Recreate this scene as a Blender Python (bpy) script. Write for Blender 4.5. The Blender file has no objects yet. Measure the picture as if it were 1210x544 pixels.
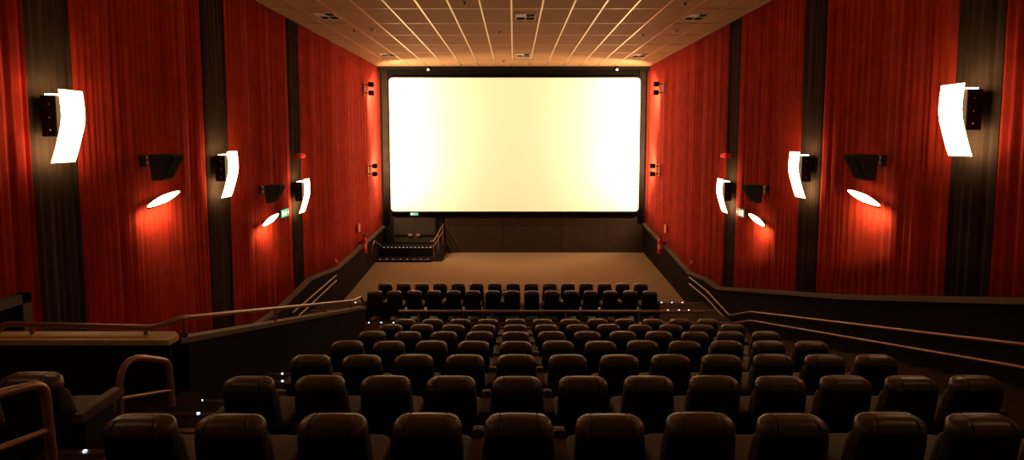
import bpy, bmesh, math, random
from mathutils import Vector, Matrix
random.seed(7)
C = bpy.context.scene
COL = C.collection
PI = math.pi
Z0 = 6.3                                   # eye height above the lowest floor level

# ------------------------------------------------------------------ camera, world, exposure
cam_d = bpy.data.cameras.new('camera')
cam_d.sensor_width = 36.0
cam_d.lens = 600 / 1210 * 36
cam_d.shift_x = -2 / 1210
cam_d.shift_y = -66 / 1210
cam_d.clip_end = 200
cam = bpy.data.objects.new('camera', cam_d)
COL.objects.link(cam)
PITCH = math.atan(41 / 600)
cam.location = (0, 0, Z0)
cam.rotation_euler = (PI / 2 - PITCH, 0, 0)
C.camera = cam

w = bpy.data.worlds.new('world'); C.world = w
w.use_nodes = True
w.node_tree.nodes['Background'].inputs[0].default_value = (0, 0, 0, 1)
w.node_tree.nodes['Background'].inputs[1].default_value = 0
C.view_settings.view_transform = 'Standard'
C.view_settings.look = 'None'
C.view_settings.exposure = 0.0
C.view_settings.gamma = 1.0
C.view_settings.use_curve_mapping = False
try:
    C.cycles.use_denoising = True
    C.cycles.max_bounces = 6
    C.cycles.diffuse_bounces = 4
    C.cycles.sample_clamp_indirect = 6
except Exception:
    pass

SCREEN_E = (0.72, 0.49, 0.23); SCREEN_S = 1.0
SPOT_W = 760; SPOT_COL = (1, .73, .44)
SCONCE_COL = (1, .66, .33); SCONCE_S = 15
WASH_COL = (1, .70, .36); WASH_S = 12; WASH_W = 8


def P(x, d, h):
    return Vector((x, d, Z0 - h))


# ------------------------------------------------------------------ materials
def mat(name, col, rough=.6, metal=0, spec=.5, noise=0, nscale=20, bump=0, bscale=200, emit=None, es=0, sheen=0):
    m = bpy.data.materials.new(name); m.use_nodes = True
    nt = m.node_tree; b = nt.nodes['Principled BSDF']
    b.inputs['Base Color'].default_value = (*col, 1)
    b.inputs['Roughness'].default_value = rough
    b.inputs['Metallic'].default_value = metal
    b.inputs['Specular IOR Level'].default_value = spec
    if sheen:
        b.inputs['Sheen Weight'].default_value = sheen
    if noise or bump:
        tc = nt.nodes.new('ShaderNodeTexCoord')
    if noise:
        n = nt.nodes.new('ShaderNodeTexNoise'); n.inputs['Scale'].default_value = nscale
        n.inputs['Detail'].default_value = 5
        r = nt.nodes.new('ShaderNodeValToRGB')
        r.color_ramp.elements[0].position = .3; r.color_ramp.elements[1].position = .7
        r.color_ramp.elements[0].color = (*[c * (1 - noise) for c in col], 1)
        r.color_ramp.elements[1].color = (*[min(1, c * (1 + noise)) for c in col], 1)
        nt.links.new(tc.outputs['Object'], n.inputs['Vector'])
        nt.links.new(n.outputs['Fac'], r.inputs['Fac'])
        nt.links.new(r.outputs['Color'], b.inputs['Base Color'])
    if bump:
        n = nt.nodes.new('ShaderNodeTexNoise'); n.inputs['Scale'].default_value = bscale
        bp = nt.nodes.new('ShaderNodeBump'); bp.inputs['Strength'].default_value = bump
        bp.inputs['Distance'].default_value = .01
        nt.links.new(tc.outputs['Object'], n.inputs['Vector'])
        nt.links.new(n.outputs['Fac'], bp.inputs['Height'])
        nt.links.new(bp.outputs['Normal'], b.inputs['Normal'])
    if emit:
        b.inputs['Emission Color'].default_value = (*emit, 1)
        b.inputs['Emission Strength'].default_value = es
    return m


M = dict(
    red=mat('red_velour', (.50, .031, .009), .85, noise=.18, nscale=3, spec=.3, sheen=.04),
    band=mat('brown_velour', (.050, .029, .018), .85, noise=.2, nscale=3, spec=.2),
    leather=mat('black_leather', (.110, .072, .034), .36, spec=.6, noise=.15, nscale=9, bump=.15, bscale=160),
    shell=mat('seat_shell', (.010, .007, .005), .7, spec=.2),
    cushion=mat('seat_upholstery', (.075, .048, .028), .6, spec=.3, noise=.2, nscale=12),
    arm=mat('armrest_vinyl', (.085, .045, .025), .55, spec=.35),
    cup=mat('cup_plastic', (.004, .003, .003), .8, spec=.1),
    steel=mat('seat_steel', (.05, .04, .03), .5, metal=.6),
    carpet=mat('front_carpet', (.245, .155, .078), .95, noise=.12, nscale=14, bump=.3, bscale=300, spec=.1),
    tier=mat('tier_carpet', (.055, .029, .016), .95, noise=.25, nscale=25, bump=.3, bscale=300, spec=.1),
    nosing=mat('metal_nosing', (.16, .10, .065), .45, metal=.5),
    dado=mat('dado_carpet', (.015, .009, .005), .9, noise=.2, nscale=30, spec=.1),
    cap=mat('dado_cap', (.13, .08, .045), .6, noise=.1, nscale=6),
    ledge=mat('ledge_top', (.60, .42, .18), .5, noise=.12, nscale=5),
    rail=mat('rail_paint', (.30, .15, .085), .32, metal=.35),
    tile=mat('ceiling_tile', (.43, .235, .10), .8, noise=.05, nscale=4, spec=.25),
    grid=mat('ceiling_tbar', (.72, .54, .34), .36, metal=.8),
    wallblk=mat('black_wall', (.010, .007, .005), .9, spec=.1),
    baffle=mat('baffle_panel', (.036, .018, .010), .8, noise=.15, nscale=4, spec=.2),
    black=mat('black_plastic', (.010, .008, .007), .85, spec=.15),
    spk=mat('speaker_black', (.020, .015, .011), .7, noise=.2, nscale=60),
    white=mat('white_metal', (.75, .66, .55), .5),
    brass=mat('push_bar', (.55, .30, .24), .35, metal=.6),
    door=mat('door_brown', (.026, .015, .009), .6, noise=.1, nscale=5),
    redpaint=mat('extinguisher_red', (.62, .015, .010), .3),
    frame=mat('door_trim', (.10, .070, .045), .6),
    signred=mat('sign_salmon', (.80, .25, .17), .5),
    beige=mat('sign_side', (.70, .55, .36), .5, emit=(1, .75, .42), es=.25),
    green=mat('exit_green', (.05, .45, .22), .4, emit=(.10, .75, .38), es=.55),
    exitwhite=mat('exit_white', (.8, .8, .7), .4, emit=(.9, 1, .8), es=1.1),
    beacon=mat('beacon_red', (.5, .01, .01), .3, emit=(1, .03, .02), es=.8),
    screen=mat('screen_fabric_glow', (.85, .83, .78), .9, spec=0, emit=SCREEN_E, es=SCREEN_S),  # unlit cloth given an even glow in place of reflected spotlight
    border=mat('screen_border', (.012, .010, .008), .8),
    sconce=mat('sconce_glass', (.9, .75, .5), .4, emit=SCONCE_COL, es=SCONCE_S),
    sconce_rib=mat('sconce_rib', (.7, .5, .3), .5, emit=SCONCE_COL, es=.9),
    wash=mat('wash_lens', (.9, .8, .6), .4, emit=WASH_COL, es=WASH_S),
    led=mat('step_led', (.6, .65, 1), .4, emit=(.55, .62, 1), es=9),
    leddim=mat('landing_led', (.6, .5, .5), .4, emit=(1, .75, .65), es=1.6),
    bulb=mat('small_bulb', (.9, .8, .6), .4, emit=(1, .8, .5), es=2.2),
    spotface=mat('spot_face', (.9, .8, .6), .4, emit=(1, .75, .42), es=12),
    rubber=mat('black_rubber', (.012, .011, .010), .8),
)


# ------------------------------------------------------------------ mesh helpers
class MB:
    def __init__(s):
        s.bm = bmesh.new()

    def quad(s, *p):
        s.bm.faces.new([s.bm.verts.new(v) for v in p])

    def box(s, x0, x1, y0, y1, z0, z1, bev=0, seg=2):
        b = bmesh.new()
        bmesh.ops.create_cube(b, size=1)
        for v in b.verts:
            v.co = Vector(((x0 + x1) / 2 + v.co.x * (x1 - x0), (y0 + y1) / 2 + v.co.y * (y1 - y0), (z0 + z1) / 2 + v.co.z * (z1 - z0)))
        if bev:
            bmesh.ops.bevel(b, geom=b.edges[:], offset=bev, segments=seg, profile=.6, affect='EDGES')
        s.merge(b); return s

    def merge(s, b, mx=None):
        if mx is not None:
            b.transform(mx)
        vm = {v: s.bm.verts.new(v.co) for v in b.verts}
        for f in b.faces:
            try:
                s.bm.faces.new([vm[v] for v in f.verts])
            except ValueError:
                pass
        b.free()

    def prism(s, pts, axis, a, b, bev=0):
        """closed polygon extruded along axis ('x','y','z') from a to b"""
        def mk(p, t):
            if axis == 'x': return Vector((t, p[0], p[1]))
            if axis == 'y': return Vector((p[0], t, p[1]))
            return Vector((p[0], p[1], t))
        m = bmesh.new()
        v0 = [m.verts.new(mk(p, a)) for p in pts]; v1 = [m.verts.new(mk(p, b)) for p in pts]
        n = len(pts)
        m.faces.new(v0[::-1]); m.faces.new(v1)
        for i in range(n):
            m.faces.new((v0[i], v0[(i + 1) % n], v1[(i + 1) % n], v1[i]))
        bmesh.ops.recalc_face_normals(m, faces=m.faces[:])
        if bev:
            bmesh.ops.bevel(m, geom=m.edges[:], offset=bev, segments=2, profile=.6, affect='EDGES')
        s.merge(m); return s

    def tube(s, pts, r, n=10, fil=0, cap=True):
        pts = [Vector(p) for p in pts]
        if fil:
            out = [pts[0]]
            for i in range(1, len(pts) - 1):
                a, b, c = pts[i - 1], pts[i], pts[i + 1]
                f = fil[i - 1] if isinstance(fil, (list, tuple)) else fil
                f = min(f, (a - b).length * .49, (c - b).length * .49)
                p0 = b + (a - b).normalized() * f; p1 = b + (c - b).normalized() * f
                for k in range(7):
                    t = k / 6
                    out.append(p0 * (1 - t) ** 2 + b * 2 * t * (1 - t) + p1 * t * t)
            out.append(pts[-1]); pts = out
        rings = []
        up = Vector((0, 0, 1))
        prevn = None
        for i, p in enumerate(pts):
            if i == 0: t = pts[1] - p
            elif i == len(pts) - 1: t = p - pts[i - 1]
            else: t = (pts[i + 1] - p).normalized() + (p - pts[i - 1]).normalized()
            t.normalize()
            if prevn is None:
                u = up if abs(t.z) < .9 else Vector((1, 0, 0))
                nn = t.cross(u).normalized()
            else:
                nn = (prevn - t * prevn.dot(t)).normalized()
            prevn = nn
            bb = t.cross(nn)
            rings.append([s.bm.verts.new(p + (nn * math.cos(2 * PI * k / n) + bb * math.sin(2 * PI * k / n)) * r) for k in range(n)])
        for a, b in zip(rings, rings[1:]):
            for k in range(n):
                s.bm.faces.new((a[k], a[(k + 1) % n], b[(k + 1) % n], b[k]))
        if cap:
            s.bm.faces.new(rings[0][::-1]); s.bm.faces.new(rings[-1])
        return s

    def loft(s, rings, cap=True):
        vr = [[s.bm.verts.new(p) for p in r] for r in rings]
        n = len(vr[0])
        for a, b in zip(vr, vr[1:]):
            for k in range(n):
                s.bm.faces.new((a[k], a[(k + 1) % n], b[(k + 1) % n], b[k]))
        if cap:
            s.bm.faces.new(vr[0][::-1]); s.bm.faces.new(vr[-1])
        return s

    def lathe(s, prof, c=(0, 0, 0), n=16, axis='z'):
        rings = []
        for r, z in prof:
            ring = []
            for k in range(n):
                a = 2 * PI * k / n
                if axis == 'z': v = Vector((r * math.cos(a), r * math.sin(a), z))
                elif axis == 'y': v = Vector((r * math.cos(a), z, r * math.sin(a)))
                else: v = Vector((z, r * math.cos(a), r * math.sin(a)))
                ring.append(v + Vector(c))
            rings.append(ring)
        return s.loft(rings)

    def build(s, name, m, parent=None, smooth=False, angle=None, loc=None):
        bmesh.ops.recalc_face_normals(s.bm, faces=s.bm.faces[:])
        me = bpy.data.meshes.new(name)
        s.bm.to_mesh(me); s.bm.free()
        me.materials.append(m)
        if smooth:
            for p in me.polygons: p.use_smooth = True
            if angle:
                me.set_sharp_from_angle(angle=math.radians(angle))
        o = bpy.data.objects.new(name, me)
        COL.objects.link(o)
        if loc is not None: o.location = loc
        if parent is not None: o.parent = parent
        return o


def thing(name, label, cat, loc=(0, 0, 0), group=None, rz=0):
    o = bpy.data.objects.new(name, None); COL.objects.link(o)
    o.empty_display_size = .1
    o.location = loc; o.rotation_euler = (0, 0, rz)
    return tag(o, label, cat, group)


def tag(o, label, cat, group=None):
    o['label'] = label; o['category'] = cat
    if group: o['group'] = group
    return o


def struct(o, label=None):
    o['kind'] = 'structure'
    if label: o['label'] = label
    return o


def copy_tree(o, parent=None):
    c = o.copy(); COL.objects.link(c)
    if parent is not None: c.parent = parent
    for ch in list(o.children): copy_tree(ch, c)
    return c


ORD = ['first', 'second', 'third', 'fourth', 'fifth', 'sixth', 'seventh', 'eighth', 'ninth', 'tenth', 'eleventh', 'twelfth', 'thirteenth', 'fourteenth', 'fifteenth']

# ------------------------------------------------------------------ dimensions
WX = 6.5            # curtain plane
DX = 6.45           # dado face
BACK = -4.2
DS = 25.0           # screen wall
CEIL = -3.5
def FF(d): return 5.60 + (DS - d) * .08        # front floor, depth below eye
def RD(k): return 3.04 + 1.22 * (k - 1)        # seat-back distance of row k
def RT(k): return 1.73 + .337 * (k - 1)        # seat-top depth below eye
def F(k): return RT(k) + .93
def E(k): return RD(k) + 1.04
AX0, AX1 = -3.30, -2.60                          # left aisle
SX0, SX1 = -2.60, 4.36                          # seating block
ZB = -.6

# ------------------------------------------------------------------ structure
m = MB()
m.quad(P(-6.6, DS + .1, FF(DS + .1)), P(6.6, DS + .1, FF(DS + .1)), P(6.6, 17.6, FF(17.6)), P(-6.6, 17.6, FF(17.6)))
m.quad(P(-6.6, 17.6, FF(17.6)), P(6.6, 17.6, FF(17.6)), (6.6, 17.6, ZB), (-6.6, 17.6, ZB))
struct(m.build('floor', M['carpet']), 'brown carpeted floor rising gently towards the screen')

m = MB()                                        # seating tiers with retaining front
for k in range(-4, 8):
    y0 = E(k - 1) if k > -4 else BACK
    m.box(SX0, SX1, y0, E(k), ZB, Z0 - F(k))
    if k <= 0: m.box(-6.6, AX0, y0, E(k), ZB, Z0 - F(k))
m.box(-6.6, AX0, E(0), 5.2, ZB, Z0 - F(1))
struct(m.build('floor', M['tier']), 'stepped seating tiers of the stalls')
m = MB()
m.box(-6.6, 6.6, E(7), 14.25, ZB, Z0 - 5.25)
m.box(-6.6, -3.6, 5.35, E(7), ZB, Z0 - 5.25)
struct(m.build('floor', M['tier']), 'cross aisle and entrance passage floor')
m = MB()
m.box(-6.6, 6.6, 14.25, 15.65, ZB, Z0 - 5.36)
m.box(-6.6, 6.6, 15.65, 16.7, ZB, Z0 - 5.46)
for i in range(3):
    m.box(-6.6, 6.6, 16.7 + .3 * i, 17.0 + .3 * i, ZB, Z0 - (5.62 + .17 * i))
struct(m.build('floor', M['tier']), 'two low platforms under the front seat rows')

def aisle_h(j): return 2.33 + .1655 * j
def aisle_d(j): return 3.66 + .558 * j
def stairs(x0, x1, label):
    m = MB()
    for j in range(-13, 18):
        a = aisle_d(j - 1) if j > -13 else BACK
        if aisle_d(j) < BACK: continue
        m.box(x0, x1, max(a, BACK), min(aisle_d(j), 13.2), ZB, Z0 - aisle_h(j))
    struct(m.build('floor', M['tier']), label)
    n = MB()
    for j in range(-2, 17):
        n.box(x0 + .02, x1 - .02, aisle_d(j) - .05, aisle_d(j) + .008, Z0 - aisle_h(j) - .02, Z0 - aisle_h(j) + .006)
    return n
stairs(-3.52, AX1, 'left aisle stairs').build('trim_1', M['nosing'])['kind'] = 'structure'
stairs(SX1, 6.6, 'right aisle stairs').bm.free()
n = MB()
for d, h in ((14.25, 5.25), (15.65, 5.36), (16.7, 5.46)):
    n.box(-6.4, 6.4, d - .05, d + .008, Z0 - h - .02, Z0 - h + .006)
struct(n.build('trim_3', M['nosing']))

# walls
for sx, nm in ((-1, 'wall_left'), (1, 'wall_right')):
    m = MB(); m.box(*sorted((sx * 6.62, sx * 6.85)), BACK, DS + .3, ZB, Z0 - CEIL + .2)
    struct(m.build(nm, M['wallblk']))
m = MB(); m.box(-6.85, 6.85, BACK - .2, BACK, ZB, Z0 - CEIL + .2)
struct(m.build('wall_back', M['wallblk']))
m = MB(); m.box(-6.85, 6.85, DS, DS + .3, ZB, Z0 - CEIL + .2)
struct(m.build('wall_front', M['wallblk']))

# ceiling: tiles + T-bar grid
m = MB(); m.box(-6.85, 6.85, BACK, DS + .3, Z0 - CEIL, Z0 - CEIL + .2)
struct(m.build('ceiling', M['tile']), 'suspended ceiling of brown tiles')
m = MB(); zc = Z0 - CEIL
for i in range(-8, 9):
    x = -.06 + .81 * i
    if abs(x) < 6.45: m.box(x - .022, x + .022, BACK, DS - .35, zc - .012, zc + .01)
for j in range(-11, 7):
    y = 13.85 + 1.73 * j
    if BACK < y < DS - .3: m.box(-6.45, 6.45, y - .012, y + .012, zc - .010, zc + .01)
struct(m.build('trim_4', M['grid']), 'pale metal grid bars of the ceiling')
m = MB(); m.box(-6.6, 6.6, DS - .42, DS, zc - .16, zc)
struct(m.build('trim_5', M['wallblk']), 'black soffit above the screen')

# baffle panels on the front wall below the screen
m = MB()
xs = [-3.42, -.55, 2.4, 4.6, 6.3]
m.box(-3.42, 6.44, DS - .07, DS, Z0 - 5.75, Z0 - 3.75)
for x in xs[1:-1]:
    m.box(x - .012, x + .012, DS - .085, DS - .06, Z0 - 5.62, Z0 - 3.75)
m.box(-3.42, 6.44, DS - .10, DS, Z0 - 5.75, Z0 - 5.50)
struct(m.build('wall_front', M['baffle']), 'brown panelled wall beneath the screen')

# dado walls: a (depth, h) top line along each side
def dado(sx, pts, name, baseh, capname):
    m = MB()
    poly = [(d, Z0 - h) for d, h in pts] + [(pts[-1][0], ZB), (pts[0][0], ZB)]
    m.prism(poly, 'x', *sorted((sx * DX, sx * 6.65)))
    struct(m.build(name, M['dado']))
    c = MB()
    for (d0, h0), (d1, h1) in zip(pts, pts[1:]):
        q = [(d0, Z0 - h0 + .02), (d1, Z0 - h1 + .02), (d1, Z0 - h1 - .07), (d0, Z0 - h0 - .07)]
        c.prism(q, 'x', *sorted((sx * (DX - .07), sx * 6.66)))
    struct(c.build(capname, M['cap']))
# right side, near to far
RP = [(BACK, -1.05), (6.25, 2.00), (9.70, 3.04), (15.75, 4.66), (16.7, 4.66), (18.4, 4.86), (21.4, 4.50), (DS, 4.16)]
LP = [(BACK, 1.2), (5.3, 1.9), (5.5, 4.60), (13.7, 4.62), (15.8, 4.38), (18.3, 4.66), (DS, 4.30)]
dado(1, RP, 'wall_right', 0, 'trim_6')
dado(-1, LP, 'wall_left', 0, 'trim_7')

# parapet round the entrance passage
m = MB()
m.prism([(5.1, Z0 - 2.07), (11.75, Z0 - 3.98), (11.75, ZB), (5.1, ZB)], 'x', -3.68, -3.52)
m.box(-6.5, -3.52, 5.05, 5.35, ZB, Z0 - 2.09)
struct(m.build('wall_parapet', M['dado']), 'low dark parapet wall around the entrance passage')
m = MB()
m.prism([(5.2, Z0 - 2.085), (11.8, Z0 - 3.95), (11.8, Z0 - 4.01), (5.2, Z0 - 2.145)], 'x', -3.71, -3.49)
struct(m.build('trim_8', M['cap']))
m = MB()
m.prism([(-5.65, 5.03), (-5.40, 5.27), (-3.60, 5.27), (-3.50, 5.18), (-3.50, 5.03)], 'z', Z0 - 2.09, Z0 - 2.035)
struct(m.build('trim_9', M['ledge']), 'tan ledge on top of the parapet')

# ------------------------------------------------------------------ curtains
def curtain(sx, d0, d1, htop, hbot, mt, per, amp, label, cat='curtain', group=None, name='curtain'):
    rnd = random.Random(int(d0 * 100) + (3 if sx > 0 else 0))
    ys = [d0]; offs = [0.0]
    y = d0; folds = []
    while y < d1 - .02:
        p = per * rnd.uniform(.7, 1.35); folds.append((y, min(p, d1 - y), amp * rnd.uniform(.55, 1.25), rnd.uniform(-.006, .010))); y += p
    cols = []
    for (y, p, a, s_) in folds:
        for k in range(7):
            t = k / 7
            cols.append((y + p * t, a * (.5 - .5 * math.cos(2 * PI * t)) * (1 + .25 * math.sin(4 * PI * t)) + s_ * math.sin(PI * t)))
    cols.append((d1, 0))
    rows = 9
    m = MB()
    vs = []
    ph = rnd.uniform(0, 6)
    for r in range(rows):
        t = r / (rows - 1)
        row = []
        for (y, o) in cols:
            hb = hbot(y) if callable(hbot) else hbot
            h = htop + (hb - htop) * t
            oo = .02 + o * (.85 + .3 * t) + .006 * math.sin(y * 3.1 + 2 * t + ph)
            row.append(m.bm.verts.new(P(sx * (WX + .075 - oo), y + .012 * math.sin(3 * t + y * 5), h)))
        vs.append(row)
    for r in range(rows - 1):
        for k in range(len(cols) - 1):
            m.bm.faces.new((vs[r][k], vs[r][k + 1], vs[r + 1][k + 1], vs[r + 1][k]))
    o = m.build(name, mt, smooth=True)
    md = o.modifiers.new('thickness', 'SOLIDIFY'); md.thickness = .006; md.offset = 0
    return tag(o, label, cat, group)

def interp(pts):
    def f(y):
        for (a, ha), (b, hb) in zip(pts, pts[1:]):
            if a <= y <= b: return ha + (hb - ha) * (y - a) / (b - a) + .03
        return pts[-1][1] + .03
    return f
bands = [(2.85, 3.6), (6.88, 7.59), (10.8, 11.6), (14.84, 15.6)]
dn = ['beside the nearest sconce', 'between the nearest and second sconces', 'between the second and third sconces', 'running from the third sconce to the screen']
for sx, side, pts in ((-1, 'left', LP), (1, 'right', RP)):
    hb = interp(pts)
    reds = [(BACK, 2.85), (3.6, 6.88), (7.59, 10.8), (11.6, 14.84), (15.6, DS - .02)]
    for i, (a, b) in enumerate(reds):
        lab = ('pleated red curtain behind the camera on the %s wall' % side) if i == 0 else 'pleated red curtain on the %s wall, %s' % (side, dn[i - 1] if i > 1 else 'at the very edge before the nearest sconce')
        curtain(sx, a, b, CEIL, hb, M['red'], .15, .040, lab, group='red wall curtains')
    for i, (a, b) in enumerate(bands):
        lab = 'narrow dark brown pleated curtain on the %s wall behind the %s sconce' % (side, ['added unseen', 'nearest', 'second', 'third'][i])
        curtain(sx, a, b, CEIL, hb, M['band'], .12, .028, lab, group='dark curtain strips')

# ------------------------------------------------------------------ screen
cx, sw = .05, 12.06
st, sb = -2.955, 3.50
def rrect(x0, x1, z0, z1, r, n=6):
    pts = []
    for (cx_, cz, a0) in ((x1 - r, z1 - r, 0), (x0 + r, z1 - r, 90), (x0 + r, z0 + r, 180), (x1 - r, z0 + r, 270)):
        for k in range(n + 1):
            a = math.radians(a0 + 90 * k / n)
            pts.append((cx_ + r * math.cos(a), cz + r * math.sin(a)))
    return pts
scr = thing('cinema_screen', 'huge white cinema screen with painted-in glow and rounded corners on the front wall', 'screen', (cx, 24.62, Z0 - sb))
m = MB(); m.prism(rrect(-sw / 2, sw / 2, 0, sb - st, .17), 'y', -.02, 0)
m.build('screen_surface', M['screen'], scr)
m = MB(); m.prism(rrect(-sw / 2 - .05, sw / 2 + .05, -.05, sb - st + .05, .2), 'y', .001, .09)
m.build('frame', M['border'], scr)
m = MB()
for x in (-5.2, -2.6, 0, 2.6, 5.2):
    m.box(x - .05, x + .05, .09, .36, .3, sb - st - .3)
m.build('support', M['border'], scr)

# black masking strips either side of the screen
for sx, side in ((-1, 'left'), (1, 'right')):
    m = MB()
    cols = []
    x = 6.12
    while x < 6.42:
        cols.append((x, .03 * (.5 - .5 * math.cos((x - 6.12) / .1 * 2 * PI)))); x += .0125
    vs = [[m.bm.verts.new(P(sx * a, 24.9 - o, h)) for a, o in cols] for h in (CEIL, 4.1)]
    for k in range(len(cols) - 1):
        m.bm.faces.new((vs[0][k], vs[0][k + 1], vs[1][k + 1], vs[1][k]))
    o = m.build('masking_curtain', M['band'], smooth=True)
    md = o.modifiers.new('thickness', 'SOLIDIFY'); md.thickness = .006
    tag(o, 'narrow dark masking curtain at the %s edge of the screen' % side, 'curtain', 'masking curtains beside the screen')

# ------------------------------------------------------------------ sconces
def sconce(sx, d, htop, label):
    t = thing('wall_sconce', label, 'wall light', P(sx * 6.42, d, htop + .5), 'curved wall sconces')
    m = MB()                                    # wall box
    m.box(*sorted((0, -sx * .215)), -.17, .17, -.14, .42, .008)
    m.build('housing', M['black'], t)
    m = MB()
    m.box(*sorted((-sx * .20, -sx * .27)), -.05, .05, -.02, .05)
    m.box(*sorted((-sx * .20, -sx * .27)), -.05, .05, .2, .27)
    m.build('bracket', M['steel'], t)
    m = MB()
    for z in (-.05, .12, .3):
        m.lathe([(.009, 0), (.009, .006)], c=(-sx * .12, -.177, z), n=8, axis='y')
    m.build('screw', M['white'], t)
    prof = []
    for k in range(15):
        u = k / 14
        z = .5 - u * 1.0
        off = .285 + .02 * math.sin(PI * min(1, u * 1.5)) - .16 * max(0, u - .35) ** 1.6 / .65 ** 1.6
        prof.append((off, z))
    m = MB()
    ring = []
    for o, z in prof: ring.append((-sx * o, z))
    for o, z in reversed(prof): ring.append((-sx * (o - .012), z))
    for i in range(len(prof) - 1):
        q = [ring[i], ring[i + 1], ring[len(ring) - 2 - i], ring[len(ring) - 1 - i]]
        m.prism(q, 'y', -.185, .185)
    m.build('glass_panel', M['sconce'], t)
    m = MB(); m.prism([(-sx * .06, .441), (-sx * .285, .441), (-sx * .285, .424), (-sx * .06, .424)], 'y', -.16, .16)
    m.build('top_glass', M['sconce'], t)
    m = MB()                                    # ribs of the shade
    for y in [-.15 + .05 * i for i in range(7)]:
        m.tube([(-sx * (o + .001), y, z) for o, z in prof[10:]], .0065, 6)
    m.build('rib', M['sconce_rib'], t)
    return t
SN = ['nearest', 'second', 'third']
for i, (dl, hl, dr, hr) in enumerate(((7.10, -.68, 7.17, -.77), (11.08, .26, 11.10, .27), (15.0, 1.17, 15.05, 1.17))):
    sconce(-1, dl, hl, '%s glowing curved sconce on the left wall, on its dark curtain strip' % SN[i])
    sconce(1, dr, hr, '%s glowing curved sconce on the right wall, on its dark curtain strip' % SN[i])
sconce(-1, 1.2, -2.0, 'added unseen curved sconce on the left wall beside the camera')  # out-of-view sconce pair added to light the near seat tops
sconce(1, 1.2, -2.0, 'added unseen curved sconce on the right wall beside the camera')

# ------------------------------------------------------------------ surround speakers
def speaker(sx, d, h, label):
    t = thing('surround_speaker', label, 'speaker', P(sx * 6.45, d, h), 'surround speakers on the walls')
    s = -sx
    def X(a): return s * a
    m = MB()
    # plan-tapered wedge: tall top projects further than the bottom
    top = [(X(.14), -.24), (X(.14), .24), (X(.52), .17), (X(.52), -.17)]
    bot = [(X(.14), -.17), (X(.14), .17), (X(.30), .13), (X(.30), -.13)]
    b = bmesh.new()
    vt = [b.verts.new((x, y, .24)) for x, y in top]; vb = [b.verts.new((x, y, -.22)) for x, y in bot]
    b.faces.new(vt); b.faces.new(vb[::-1])
    for i in range(4): b.faces.new((vt[i], vt[(i + 1) % 4], vb[(i + 1) % 4], vb[i]))
    bmesh.ops.recalc_face_normals(b, faces=b.faces[:])
    bmesh.ops.bevel(b, geom=b.edges[:], offset=.015, segments=2, affect='EDGES')
    m.merge(b); m.build('cabinet', M['spk'], t)
    m = MB()                                    # front grille slightly proud of the sloping face
    f = lambda u, v: Vector((X(.305 + .215 * u + .008), v, -.20 + .42 * u))
    a = [f(.06, -.11), f(.06, .11), f(.94, .145), f(.94, -.145)]
    bb = [p + Vector((X(.012), 0, -.006)) for p in a]
    m.loft([a, bb]); m.build('grille', M['black'], t)
    m = MB()
    m.box(*sorted((X(-.10), X(.012))), -.10, .02, .02, .22)
    m.box(*sorted((X(.012), X(.15))), -.07, -.03, .08, .15)
    m.tube([(X(.06), -.11, .10), (X(.06), 0, .10)], .015, 8)
    m.build('wall_bracket', M['steel'], t)
    for z in (.16, .08):
        m = MB(); m.box(*sorted((X(.05), X(.10))), -.135, -.10, z, z + .05, .004); m.build('bracket_knob', M['white'], t)
    return t
speaker(-1, 8.98, .50, 'black wedge speaker on the left wall between nearest and second sconces')
speaker(1, 8.98, .50, 'black wedge speaker on the right wall between nearest and second sconces')
speaker(-1, 13.0, 1.40, 'black wedge speaker on the left wall near the third sconce')
speaker(1, 13.0, 1.40, 'black wedge speaker on the right wall near the third sconce')

# ------------------------------------------------------------------ wall wash lights
def wash(sx, d, h, tilt, label):
    t = thing('wall_washer', label, 'wall light', P(sx * 6.42, d, h), 'bright wall washers')
    L, Hh = .43, .068
    lens = [(L * math.cos(a), Hh * math.sin(a) * (1 - .25 * abs(math.cos(a)))) for a in [2 * PI * k / 24 for k in range(24)]]
    R_ = Matrix.Rotation(tilt, 4, 'X') @ Matrix.Rotation(-sx * math.radians(-38), 4, 'Y')
    def place(mb, a, b, k=1.0):
        bb = bmesh.new()
        v0 = [bb.verts.new((-sx * a, y * k, z * k)) for y, z in lens]; v1 = [bb.verts.new((-sx * b, y, z)) for y, z in lens]
        bb.faces.new(v0[::-1]); bb.faces.new(v1)
        n = len(lens)
        for i in range(n): bb.faces.new((v0[i], v0[(i + 1) % n], v1[(i + 1) % n], v1[i]))
        mb.merge(bb, R_)
    m = MB(); place(m, .03, .145, .75); m.build('housing', M['black'], t)
    m = MB(); place(m, .146, .165); m.build('lens', M['wash'], t)
    m = MB(); m.box(*sorted((sx * .10, -sx * .06)), -.05, .05, -.02, .06); m.build('mount', M['steel'], t)
    ld = bpy.data.lights.new('wash_beam', 'AREA'); ld.shape = 'RECTANGLE'; ld.size = .05; ld.size_y = .72
    ld.energy = WASH_W; ld.color = WASH_COL; ld.spread = math.radians(180)
    lo = bpy.data.objects.new('wash_beam', ld); COL.objects.link(lo); lo.parent = t
    lo.location = (-sx * .13, 0, -.11)
    lo.rotation_euler = (tilt, -sx * math.radians(38), 0)
wash(-1, 9.12, 1.16, math.radians(12), 'bright slanted washer light on the left wall below the nearer speaker')
wash(1, 9.12, 1.14, math.radians(12), 'bright slanted washer light on the right wall below the nearer speaker')
wash(-1, 13.08, 2.17, math.radians(12), 'bright slanted washer light on the left wall below the farther speaker')
wash(1, 13.08, 2.17, math.radians(12), 'bright slanted washer light on the right wall below the farther speaker')

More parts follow.
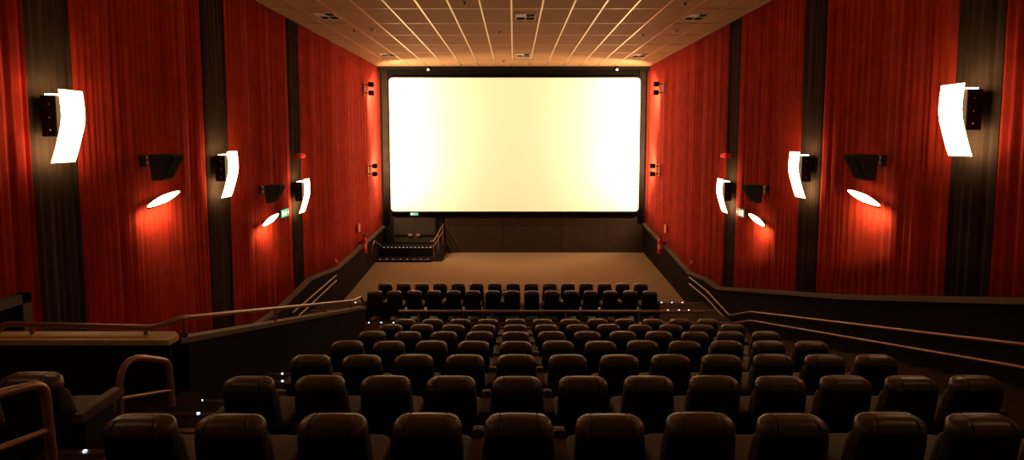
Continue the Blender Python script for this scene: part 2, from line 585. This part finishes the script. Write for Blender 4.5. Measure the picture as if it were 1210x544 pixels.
# ------------------------------------------------------------------ twin spots lighting the screen
def twin(sx, d, h, label):
    t = thing('twin_spotlight', label, 'spotlight', P(sx * 6.45, d, h), 'twin spotlights near the screen')
    s = -sx
    m = MB(); m.box(*sorted((s * -.03, s * .012)), -.04, .04, -.26, .26)
    m.tube([(s * .05, 0, -.2), (s * .05, 0, .2)], .014, 8)
    m.build('bracket', M['white'], t)
    for z in (.19, -.17):
        a = MB(); a.tube([(0, 0, z), (s * .20, 0, z)], .022, 8); a.build('arm', M['steel'], t)
        b = MB(); b.box(*sorted((s * .19, s * .39)), -.1, .12, z - .10, z + .10, .012)
        hd = b.build('lamp_head', M['black'], t)
        f = MB(); f.lathe([(.075, .121), (.075, .128)], c=(s * .29, 0, z), n=16, axis='y')
        f.build('lens', M['spotface'], hd)
    ld = bpy.data.lights.new('spot_beam', 'SPOT')
    ld.energy = SPOT_W; ld.color = SPOT_COL; ld.spot_size = math.radians(152); ld.spot_blend = .35; ld.shadow_soft_size = .06
    lo = bpy.data.objects.new('spot_beam', ld); COL.objects.link(lo); lo.parent = t
    lo.location = (s * .29, .16, 0)
    tgt = Vector((s * 2.3, 2.45, -.75 if h < 0 else .3))
    dr = (tgt - Vector(lo.location)).normalized()
    lo.rotation_euler = dr.to_track_quat('-Z', 'Y').to_euler()
twin(-1, 22.15, -2.18, 'upper pair of small black spotlights on the left wall beside the screen')
twin(1, 22.15, -2.20, 'upper pair of small black spotlights on the right wall beside the screen')
twin(-1, 22.5, 1.36, 'lower pair of small black spotlights on the left wall beside the screen')
twin(1, 22.5, 1.36, 'lower pair of small black spotlights on the right wall beside the screen')

# ------------------------------------------------------------------ small wall things
for sx, side, d in ((-1, 'left', 15.25), (1, 'right', 15.35)):
    t = thing('alarm_beacon', 'small red alarm beacon above the third sconce on the %s wall' % side, 'alarm', P(sx * 6.42, d, .49), 'red alarm beacons')
    m = MB(); m.box(*sorted((sx * .12, -sx * .06)), -.14, .14, -.07, .07, .01); m.build('base', M['redpaint'], t)
    m = MB(); m.lathe([(.055, 0), (.055, .05), (.04, .09), (.01, .1)] if sx < 0 else [(.055, 0), (.055, -.05), (.04, -.09), (.01, -.1)], c=(-sx * .06, 0, 0), n=14, axis='x')
    m.build('lens', M['beacon'], t)
    # call point low on the curtain
    t = thing('fire_call_point', 'round red fire call point low on the %s wall above the dado' % side, 'alarm', P(sx * 6.42, 18.0, 4.38 if sx < 0 else 4.42), 'fire call points')
    m = MB(); m.lathe([(.085, 0), (.085, .03), (.07, .045)] if sx < 0 else [(.085, 0), (.085, -.03), (.07, -.045)], n=18, axis='x'); m.build('base', M['redpaint'], t)
    m = MB(); m.lathe([(.045, .044), (.045, .07), (.02, .085)] if sx < 0 else [(.045, -.044), (.045, -.07), (.02, -.085)], n=14, axis='x'); m.build('button', M['signred'], t)
    # extinguisher
    dd, hh = (20.9, 4.38) if sx < 0 else (21.3, 4.50)
    t = thing('fire_extinguisher', 'red fire extinguisher hanging at the dado of the %s wall' % side, 'fire extinguisher', P(sx * 6.22, dd, hh + .35), 'fire extinguishers')
    m = MB(); m.lathe([(.09, 0), (.105, .03), (.105, .56), (.085, .62), (.035, .67), (.03, .70)], n=18); m.build('cylinder', M['redpaint'], t, smooth=True, angle=50)
    m = MB(); m.lathe([(.028, .70), (.035, .705), (.035, .74), (.02, .745)], n=12); m.box(-.02, .02, -.13, .02, .745, .762); m.box(-.02, .02, -.12, .02, .775, .79); m.box(-.015, .015, -.01, .02, .74, .785)
    m.build('valve', M['black'], t)
    m = MB(); m.tube([(0, .03, .72), (0, .13, .70), (0, .16, .5), (0, .13, .2)], .014, 8, fil=.08); m.build('hose', M['rubber'], t)
    m = MB(); m.lathe([(.1065, .22), (.1065, .42)], n=18); m.build('label_band', M['signred'], t)
    m = MB(); m.box(*sorted((sx * .09, sx * .235)), -.03, .03, .40, .50); m.build('wall_bracket', M['steel'], t)
    t = thing('extinguisher_sign', 'small salmon sign above the fire extinguisher on the %s wall' % side, 'sign', P(sx * 6.41, dd, hh - .72), 'extinguisher signs')
    m = MB(); m.box(*sorted((sx * .04, 0)), -.13, .13, -.17, .17); m.build('plate', M['signred'], t)
    m = MB(); s = -sx
    m.box(*sorted((0, s * .004)), -.035, .035, -.12, .04); m.box(*sorted((0, s * .004)), -.02, .05, .05, .08)
    m.build('pictogram', M['white'], t)

def exit_sign(loc, W, H, axis, label, mt, out):
    t = thing('exit_sign', label, 'exit sign', loc, 'exit signs')
    m = MB()
    if axis == 'x':     # faces along x
        m.box(*sorted((0, -out * .08)), -W / 2, W / 2, -H / 2, H / 2, .006)
        m.build('housing', M['frame'], t)
        f = MB(); f.box(*sorted((0, out * .006)), -W / 2 + .012, W / 2 - .012, -H / 2 + .012, H / 2 - .012); f.build('lit_face', mt, t)
        g = MB(); u = lambda a, b, c, d: g.box(*sorted((out * .006, out * .010)), a * W, b * W, c * H, d * H)
    else:
        m.box(-W / 2, W / 2, 0, .08, -H / 2, H / 2, .006); m.build('housing', M['frame'], t)
        f = MB(); f.box(-W / 2 + .012, W / 2 - .012, -.006, 0, -H / 2 + .012, H / 2 - .012); f.build('lit_face', mt, t)
        g = MB(); u = lambda a, b, c, d: g.box(a * W, b * W, -.010, -.006, c * H, d * H)
    u(-.38, -.12, -.3, .3)                      # door
    u(.02, .09, -.05, .22); u(.03, .08, .25, .36); u(.08, .18, .08, .14); u(-.02, .04, -.32, -.05); u(.07, .14, -.30, -.05)   # running figure
    u(.24, .42, -.05, .05); u(.34, .38, -.16, .16)  # arrow
    g.build('pictogram', M['exitwhite'], t)
exit_sign(P(-6.36, 14.02, 2.04), .50, .24, 'x', 'small green lit exit sign on the left wall beside the third sconce', M['green'], 1)
exit_sign(P(6.36, 14.15, 2.05), .50, .24, 'x', 'small pale exit sign on the right wall beside the third sconce', M['beige'], -1)
exit_sign(P(-4.90, 24.80, 3.66), .42, .17, 'y', 'green lit exit sign under the screen above the exit doors', M['green'], 1)

# ------------------------------------------------------------------ ceiling fittings
def vent(x, d, label):
    t = thing('ceiling_vent', label, 'vent', P(x, d, CEIL - 0), 'square ceiling vents')
    m = MB()
    W, H, b = .29, .38, .03
    m.box(-W, W, -H, -H + b, -.02, 0); m.box(-W, W, H - b, H, -.02, 0)
    m.box(-W, -W + b, -H, H, -.02, 0); m.box(W - b, W, -H, H, -.02, 0)
    m.box(-.015, .015, -H, H, -.02, 0); m.box(-W, W, -.02, .02, -.018, 0)
    m.box(-W + b, -.015, -H + b, -.02, -.012, -.002)
    m.build('frame', M['white'], t)
    g = MB()
    g.box(-W + b, -.015, .02, H - b, -.010, -.002); g.box(.015, W - b, .02, H - b, -.010, -.002); g.box(.015, W - b, -H + b, -.02, -.010, -.002)
    g.build('grille', M['wallblk'], t)
    s_ = MB()
    for k in range(5):
        y = .06 + k * .06
        s_.box(-W + b, -.015, y, y + .006, -.016, -.010); s_.box(.015, W - b, y, y + .006, -.016, -.010)
    s_.build('louvre', M['black'], t)
for x, d, l in ((.34, 14.75, 'square ceiling vent in the middle of the ceiling, the nearer one'), (.40, 21.3, 'square ceiling vent in the middle of the ceiling, close to the screen'),
                (-5.28, 14.65, 'square ceiling vent near the left wall, the nearer one'), (-5.2, 21.2, 'square ceiling vent near the left wall, close to the screen'),
                (5.2, 14.75, 'square ceiling vent near the right wall, the nearer one'), (5.25, 21.4, 'square ceiling vent near the right wall, close to the screen')):
    vent(x, d, l)
def detector(x, d, r, label, mt, name='smoke_detector', cat='smoke detector', grp='ceiling detectors'):
    t = thing(name, label, cat, P(x, d, CEIL), grp)
    m = MB(); m.lathe([(r, 0), (r, -.025), (r * .8, -.04)], n=18); m.build('base', mt, t)
    m = MB(); m.lathe([(r * .7, -.038), (r * .62, -.075), (r * .3, -.095), (.005, -.1)], n=18); m.build('cover', mt, t, smooth=True, angle=50)
detector(-4.47, 16.4, .10, 'white round smoke detector on the left part of the ceiling', M['white'])
detector(5.2, 16.55, .10, 'white round smoke detector on the right part of the ceiling', M['white'])
def sprinkler(x, d, label):
    t = thing('sprinkler', label, 'sprinkler', P(x, d, CEIL), 'ceiling sprinklers')
    m = MB(); m.lathe([(.05, 0), (.05, -.01), (.02, -.015), (.015, -.06)], n=12); m.build('body', M['steel'], t)
    m = MB(); m.lathe([(.035, -.06), (.035, -.066)], n=12); m.build('deflector', M['steel'], t)
for x, d, l in ((-5.1, 16.5, 'small dark sprinkler beside the left smoke detector'), (-.46, 16.75, 'small dark sprinkler left of the middle of the ceiling'),
                (4.4, 13.3, 'small dark sprinkler near the right nearer vent'), (4.3, 17.2, 'small dark sprinkler left of the right smoke detector'),
                (-.45, 22.9, 'small pale sprinkler close to the screen middle'), (-1.25, 13.2, 'small sprinkler near the top middle of the photo')):
    sprinkler(x, d, l)
for x, side in ((-4.08, 'left'), (4.93, 'right')):
    t = thing('soffit_lamp', 'tiny lit bulb on the soffit above the %s part of the screen' % side, 'lamp', P(x, DS - .5, -3.36), 'tiny soffit lamps')
    m = MB(); m.lathe([(.03, .14), (.03, .05), (.05, .04), (.05, .02)], n=12); m.box(-.02, .02, 0, .1, .05, .08); m.build('holder', M['black'], t)
    m = MB(); m.lathe([(.02, .02), (.055, -.01), (.06, -.04), (.04, -.075), (.01, -.085)], n=14); m.build('bulb', M['bulb'], t, smooth=True)

# ------------------------------------------------------------------ exit corner below the screen
d1 = struct(MB().box(-6.15, -3.50, DS - .05, DS, Z0 - 5.2, Z0 - 3.60).build('trim_10', M['wallblk']))
door = thing('exit_door', 'brown double exit door below the left end of the screen', 'door', P(-4.92, DS - .06, 5.10))
for s in (-1, 1):
    m = MB(); m.box(*sorted((s * .008, s * 1.02)), -.04, 0, 0, 1.32, .004); lf = m.build('door_leaf', M['door'], door)
    m = MB(); m.box(*sorted((s * .10, s * .98)), -.10, -.075, .36, .42, .006)
    m.box(*sorted((s * .12, s * .16)), -.08, -.035, .365, .415); m.box(*sorted((s * .92, s * .96)), -.08, -.035, .365, .415)
    m.build('push_bar', M['black'], lf)
    m = MB(); m.box(*sorted((s * .10, s * .30)), -.125, -.10, .34, .44, .01); m.build('latch', M['brass'], lf)
m = MB()
m.box(-1.12, -1.03, -.05, .05, 0, 1.42); m.box(1.03, 1.12, -.05, .05, 0, 1.42); m.box(-1.12, 1.12, -.05, .05, 1.33, 1.42)
m.build('door_frame', M['wallblk'], door)
# landing and step
m = MB()
m.box(-DX, -3.85, 24.0, DS - .06, ZB, Z0 - 5.16)
m.box(-DX, -3.85, 23.4, 24.0, ZB, Z0 - 5.60)
struct(m.build('floor', M['wallblk']), 'dark raised landing before the exit doors')
m = MB()
m.box(-DX + .05, -3.87, 23.98, 24.01, Z0 - 5.19, Z0 - 5.155)
m.box(-DX + .05, -3.87, 23.385, 23.41, Z0 - 5.64, Z0 - 5.595)
struct(m.build('trim_11', M['frame']))
# side stair stringer on the right of the landing
m = MB(); m.prism([(23.45, Z0 - 5.74), (DS - .1, Z0 - 5.62), (DS - .1, Z0 - 5.14), (24.6, Z0 - 5.14)], 'x', -3.85, -3.35)
struct(m.build('floor', M['wallblk']), 'dark ramp beside the exit landing')
g = thing('guard_rail', 'brown double guard rail on the right side of the exit landing', 'railing', P(-3.8, 24.0, 5.16))
def gp(x, d, h): return (x + 3.8, d - 24.0, -(h - 5.16))
m = MB(); m.tube([gp(-3.95, 23.7, 4.80), gp(-3.78, 23.7, 4.80), gp(-3.48, 24.88, 4.18)], .024, 8, fil=.1); m.build('top_rail', M['rail'], g)
m = MB(); m.tube([gp(-3.95, 23.7, 5.05), gp(-3.78, 23.7, 5.05), gp(-3.48, 24.88, 4.50)], .020, 8, fil=.1); m.build('middle_rail', M['rail'], g)
for k in (0, .5, 1):
    x = -3.78 + .28 * k; d = 23.72 + 1.12 * k
    m = MB(); m.tube([gp(x, d, 5.68 if k < .3 else 5.45 if k < .7 else 5.2), gp(x, d, 4.78 - .60 * k)], .022, 8); m.build('post', M['rail'], g)
g = thing('handrail', 'short looped handrail on the left wall beside the exit landing', 'railing', P(-6.38, 23.2, 5.0))
m = MB(); m.tube([(0, -.75, -.05), (.06, -.75, .26), (.06, -.45, .42), (.06, .7, -.05), (.0, .8, -.1)], .03, 8, fil=.12); m.build('rail', M['rail'], g)
m = MB(); m.tube([(-.09, -.3, .2), (.06, -.3, .35)], .014, 6); m.tube([(-.09, .5, -.1), (.06, .5, .03)], .014, 6); m.build('bracket', M['steel'], g)

# ------------------------------------------------------------------ handrails
def handrail(label, pts, r, posts, cat='railing', name='handrail', fil=.12, group=None):
    o = Vector(P(*pts[0]))
    t = thing(name, label, cat, o, group)
    m = MB(); m.tube([P(*p) - o for p in pts], r, 10, fil=fil); m.build('rail', M['rail'], t, smooth=True, angle=60)
    for a, b in posts:
        m = MB(); m.tube([P(*a) - o, P(*b) - o], r * .7, 8); m.build('bracket', M['rail'], t, smooth=True, angle=60)
    return t
# right wall pair
up = [(6.36, -1.0, .45), (6.36, 6.3, 2.59), (6.36, 13.35, 4.62), (6.36, 14.65, 5.18), (6.36, 16.4, 4.98), (6.36, 18.1, 4.98)]
lo = [(6.36, -1.0, .95), (6.36, 6.3, 2.86 + .02), (6.36, 13.35, 4.86), (6.36, 14.65, 5.43), (6.36, 16.4, 5.22), (6.36, 18.1, 5.22)]
def rp(pts, ds):
    out = []
    for d in ds:
        for a, b in zip(pts, pts[1:]):
            if a[1] <= d <= b[1]:
                h = a[2] + (b[2] - a[2]) * (d - a[1]) / (b[1] - a[1])
                out.append(((a[0], d, h), (math.copysign(6.47, a[0]), d, h + .05)))
    return out
handrail('upper of the two long brown handrails on the right wall', up, .026, rp(up, (2, 5, 8, 11, 13, 16.4)), group='right wall handrails')
handrail('lower of the two long brown handrails on the right wall', lo, .026, rp(lo, (2, 5, 8, 11, 13, 16.4)), group='right wall handrails')
lu = [(-6.36, 14.3, 4.98), (-6.36, 17.9, 4.86)]; ll = [(-6.36, 14.6, 5.22), (-6.36, 17.9, 5.05)]
handrail('upper of two short handrails on the left wall beyond the parapet', lu, .026, rp(lu, (14.8, 17.4)), group='left wall handrails')
handrail('lower of two short handrails on the left wall beyond the parapet', ll, .026, rp(ll, (15.0, 17.4)), group='left wall handrails')

# rail on the parapet
pp = [(-5.42, 5.2, 2.03), (-5.35, 5.2, 1.93), (-3.72, 5.18, 1.96), (-3.60, 5.35, 1.92), (-3.60, 11.2, 3.62), (-3.60, 11.75, 3.70), (-3.60, 11.95, 3.95)]
handrail('brown handrail running along the top of the left parapet', pp, .028,
         [((-5.05, 5.2, 1.94), (-5.05, 5.2, 2.05)), ((-3.86, 5.2, 1.96), (-3.86, 5.2, 2.05)), ((-3.60, 5.42, 1.94), (-3.60, 5.42, 2.13)), ((-3.60, 7.5, 2.55), (-3.60, 7.5, 2.76)), ((-3.60, 9.5, 3.13), (-3.60, 9.5, 3.33)), ((-3.60, 11.0, 3.56), (-3.60, 11.0, 3.76))], fil=.1)
# front rail before the seventh row
fr = [(-2.66, 11.52, 3.98), (4.40, 11.52, 3.98)]
t = handrail('long straight rail across the front of the seventh row', fr, .030, [], name='front_rail')
o = Vector(t.location)
for x in (-2.2, -.5, 1.2, 2.9, 4.28):
    m = MB(); m.tube([P(x, 11.48, 4.68) - o, P(x, 11.52, 3.98) - o], .022, 8); m.build('post', M['rail'], t)

# loop guard rails by the left aisle
def loop_rail(label, x, d0, d1, ht0, ht1, hb, rcurve, hm):
    o = P(x, d0, hb)
    t = thing('step_guard_rail', label, 'railing', o, 'looped guard rails by the left aisle')
    L = lambda d, h: (0, d - d0, hb - h)
    m = MB(); m.tube([L(d0, hb), L(d0 + .02, ht0), L(d1 - .02, ht1), L(d1, hb)], .028, 12, fil=[rcurve, .10]); m.build('loop', M['rail'], t, smooth=True, angle=60)
    m = MB(); m.tube([L(d0 + .01, hm[0]), L(d1 - .01, hm[1])], .019, 10); m.build('cross_bar', M['rail'], t, smooth=True, angle=60)
    for d in (d0, d1):
        m = MB(); m.lathe([(.055, 0), (.055, .012), (.03, .02)], c=L(d, hb), n=14); m.build('foot_plate', M['steel'], t)
loop_rail('looped brown guard rail standing in the middle distance by the left aisle', -3.38, 4.20, 4.86, 1.83, 2.17, 2.66, .34, (2.22, 2.47))
loop_rail('looped brown guard rail at the bottom left corner of the photo', -3.03, 2.45, 3.20, 1.38, 1.57, 2.165, .34, (1.72, 1.89))

# dark doorway on the left wall
t = thing('wall_doorway', 'dark framed doorway at the far left edge behind the ledge', 'door', P(-6.44, 6.0, 4.6))
m = MB(); m.box(-.03, .10, -.55, -.43, 0, 2.60); m.box(-.03, .10, .43, .55, 0, 2.60); m.box(-.03, .10, -.55, .55, 2.48, 2.60); m.build('frame', M['frame'], t)
m = MB(); m.box(-.02, .03, -.43, .43, 0, 2.48); m.build('door_leaf', M['wallblk'], t)

# ------------------------------------------------------------------ seats
def ring(w, t, yc, z, n=44, e=4.5, groove=0, lean=0):
    out = []
    for k in range(n):
        a = 2 * PI * (k + .5) / n
        ca, sa = math.cos(a), math.sin(a)
        x = w / 2 * math.copysign(abs(ca) ** (2 / e), ca)
        y = t / 2 * math.copysign(abs(sa) ** (2 / e), sa)
        if groove and .118 < abs(x) < .150:
            y *= 1 - groove; zz = z - groove * .05
        else: zz = z
        out.append((x, yc + y, zz))
    return out
def hring(w, t, yc, z, zdrop=0):
    """headrest ring with finely spaced points so the two seams read"""
    xs = [-.5, -.492, -.47, -.44, -.40, -.36, -.325, -.305, -.295, -.285, -.265, -.15, 0, .15, .265, .285, .295, .305, .325, .36, .40, .44, .47, .492, .5]
    front, rear = [], []
    for u in xs:
        x = u * w
        sh = (1 - abs(2 * u) ** 5) ** (1 / 2.6) if abs(u) < .5 else 0
        g = .007 if abs(abs(u) - .295) < .006 else 0
        bulge = .007 if .31 < abs(u) < .45 else 0
        yy = t / 2 * sh + bulge * sh
        zz = z - g * 1.1 - zdrop * (abs(2 * u) ** 4)
        front.append((x, yc + yy - g, zz)); rear.append((x, yc - yy + g, zz))
    return rear + front[::-1][1:-1]
def make_seat(arm, name='cinema_chair', ends=0):
    t = bpy.data.objects.new(name, None); COL.objects.link(t)
    # back shell + padded back; y=0 is the rear of the top
    m = MB()
    prof = [(.13, .40, .05, .165), (.16, .43, .085, .16), (.30, .445, .10, .15), (.45, .448, .105, .125), (.60, .445, .11, .095), (.70, .438, .11, .075), (.79, .432, .112, .066), (.81, .41, .09, .066)]
    m.loft([ring(w, tt, yc, z, e=6) for z, w, tt, yc in prof])
    m.build('backrest', M['shell'], t, smooth=True, angle=50)
    m = MB()
    hp = [(.797, .415, .09, .070, 0), (.803, .432, .122, .068, 0), (.815, .438, .144, .066, .004), (.845, .436, .146, .064, .010), (.875, .428, .140, .064, .018), (.893, .416, .124, .066, .024), (.906, .402, .098, .068, .028), (.913, .386, .055, .070, .030), (.914, .38, .012, .07, .030)]
    m.loft([hring(w, tt, yc, z, zd) for z, w, tt, yc, zd in hp])
    m.build('headrest', M['leather'], t, smooth=True, angle=60)
    m = MB()                                    # padded front of the back
    fp = [(.40, .40, .03, .205), (.43, .43, .06, .20), (.55, .435, .07, .175), (.68, .435, .065, .145), (.755, .42, .05, .125), (.77, .39, .02, .12)]
    m.loft([ring(w, tt, yc, z, e=5) for z, w, tt, yc in fp])
    m.build('back_cushion', M['cushion'], t, smooth=True, angle=50)
    m = MB()
    cp = [(.30, .45, .44, .40), (.315, .475, .49, .40), (.39, .485, .51, .40), (.43, .48, .50, .40), (.452, .46, .46, .40), (.458, .41, .40, .40)]
    m.loft([ring(w, d, yc, z, e=6) for z, w, d, yc in cp])
    m.build('seat_cushion', M['cushion'], t, smooth=True, angle=60)
    m = MB(); m.box(-.2, .2, .2, .56, .26, .305, .008); m.box(-.24, -.19, .16, .40, 0, .29, .006); m.box(.19, .24, .16, .40, 0, .29, .006); m.box(-.25, .25, .12, .44, 0, .012)
    m.build('base', M['steel'], t)
    def armrest(x, cup=True):
        a = MB(); 
        a.prism([(.10, .50), (.10, .575), (.50, .59), (.53, .575), (.53, .52), (.5, .50)], 'x', x - .042, x + .042, .012)
        ao = a.build('armrest', M['arm'], t, smooth=True, angle=40)
        if cup:
            c = MB(); c.lathe([(.046, .580), (.048, .596), (.040, .598), (.036, .592)], c=(x, .40, 0), n=20); c.build('cup_holder', M['cup'], ao, smooth=True, angle=50)
        s_ = MB(); s_.box(x - .03, x + .03, .14, .42, 0, .502, .006); s_.build('side_panel', M['shell'], t)
    if 'L' in arm: armrest(-.289)
    if 'l' in arm: armrest(-.289, False)
    if 'r' in arm: armrest(.289, False)
    return t
proto = {a: make_seat(a) for a in ('', 'L', 'l', 'r')}
used = set()
def place(kind, x, d, h, label, group, rz=0):
    if kind in used: o = copy_tree(proto[kind])
    else: used.add(kind); o = proto[kind]
    o.location = P(x, d, h); o.rotation_euler = (0, 0, rz)
    tag(o, label, 'chair', group)
    return o
PITCHX = .5775
rown = ['the nearest row', 'the second nearest row', 'the third nearest row', 'the fourth row from the camera', 'the fifth row from the camera', 'the sixth row from the camera', 'the seventh row, before the long rail']
SHIFT = {(1, 0): -.08, (1, 1): -.085, (1, 2): -.02, (1, 8): .055, (1, 9): .055, (1, 10): .06, (1, 11): .06, (2, 0): -.04}   # rows are not perfectly even
for k in range(1, 8):
    for i in range(12):
        x = -2.28 + PITCHX * i + SHIFT.get((k, i), 0)
        kind = 'l' if i == 0 else 'r' if i == 11 else 'L' if i in (4, 5, 8) else ''
        rz = random.uniform(-.015, .015)
        place(kind, x, RD(k) + random.uniform(-.012, .012), F(k), 'black leather cinema chair, %s from the left in %s' % (ORD[i], rown[k - 1]), 'seats of the raised block', rz)
for r, (d, h, nm) in enumerate(((14.62, 5.36, 'the row beyond the long rail'), (15.75, 5.46, 'the frontmost row'))):
    for i in range(15):
        x = (-4.09 + .5785 * i) if r == 0 else (-4.07 + .579 * i)
        kind = 'l' if i == 0 else 'r' if i == 14 else 'L' if i % 3 == 1 else ''
        place(kind, x, d + random.uniform(-.01, .01), h, 'black leather cinema chair, %s from the left in %s' % (ORD[i], nm), 'seats of the front block')
place('r', -3.61, 3.62, F(1), 'black leather cinema chair left of the left aisle, facing the parapet', 'seats left of the aisle')
place('L', -4.20, 3.62, F(1), 'black leather cinema chair at the left edge, partly cut off by the photo', 'seats left of the aisle')

# ------------------------------------------------------------------ step lights
led0 = {}
def led(x, d, h, label, r=.016, grp='tiny step lights', mt='led'):
    if mt not in led0:
        m = MB(); m.lathe([(.022, -.004), (.022, .005), (.014, .009), (.004, .010)], n=10)
        led0[mt] = m.build('step_light', M[mt]); o = led0[mt]
    else:
        o = led0[mt].copy(); COL.objects.link(o)
    o.location = P(x, d, h - .008); o.scale = (r / .022,) * 2 + (1,)
    tag(o, label, 'step light', grp)
for j, xs_ in ((0, (-3.2,)), (2, (-3.06,)), (3, (-3.38, -3.12)), (4, (-3.38,)), (5, (-3.02,)), (6, (-3.28,)), (8, (-3.03,))):
    for q, x in enumerate(xs_):
        led(x, aisle_d(j) - .02, aisle_h(j), 'tiny bluish light on the left aisle stairs, %s step edge down%s' % (ORD[j], (', left one', ', right one')[q] if len(xs_) > 1 else ''), .012, 'step lights of the left aisle')
for j, xs_ in ((3, (5.15,)), (6, (5.3,)), (9, (5.3,)), (12, (5.3,))):
    for x in xs_: led(x, aisle_d(j) - .02, aisle_h(j), 'tiny bluish light on the right aisle stairs, %s step edge down' % ORD[j], .012, 'step lights of the right aisle')
for nm, d, h, xs_ in (('cross aisle edge', 14.23, 5.25, (-4.15, -3.8, -3.45, 3.6, 4.15)), ('lower platform edge', 15.63, 5.36, (4.85, 5.2, 5.5)), ('front platform edge', 16.68, 5.46, (-5.6, -5.3, -5.0, 4.95, 5.3, 5.65))):
    for q, x in enumerate(xs_):
        led(x, d, h, 'tiny bluish light on the %s, %s from the left' % (nm, ORD[q]), .017, 'step lights of the %s' % nm)
for q in range(13):
    led(-6.2 + .185 * q, 23.99, 5.15, 'tiny light on the upper edge of the exit landing, %s from the left' % ORD[q], .018, 'lights on the exit landing', 'leddim')
for q in range(8):
    led(-6.25 + .32 * q, 23.39, 5.59, 'tiny light on the lower edge of the exit landing, %s from the left' % ORD[q], .014, 'lights on the exit step', 'leddim')
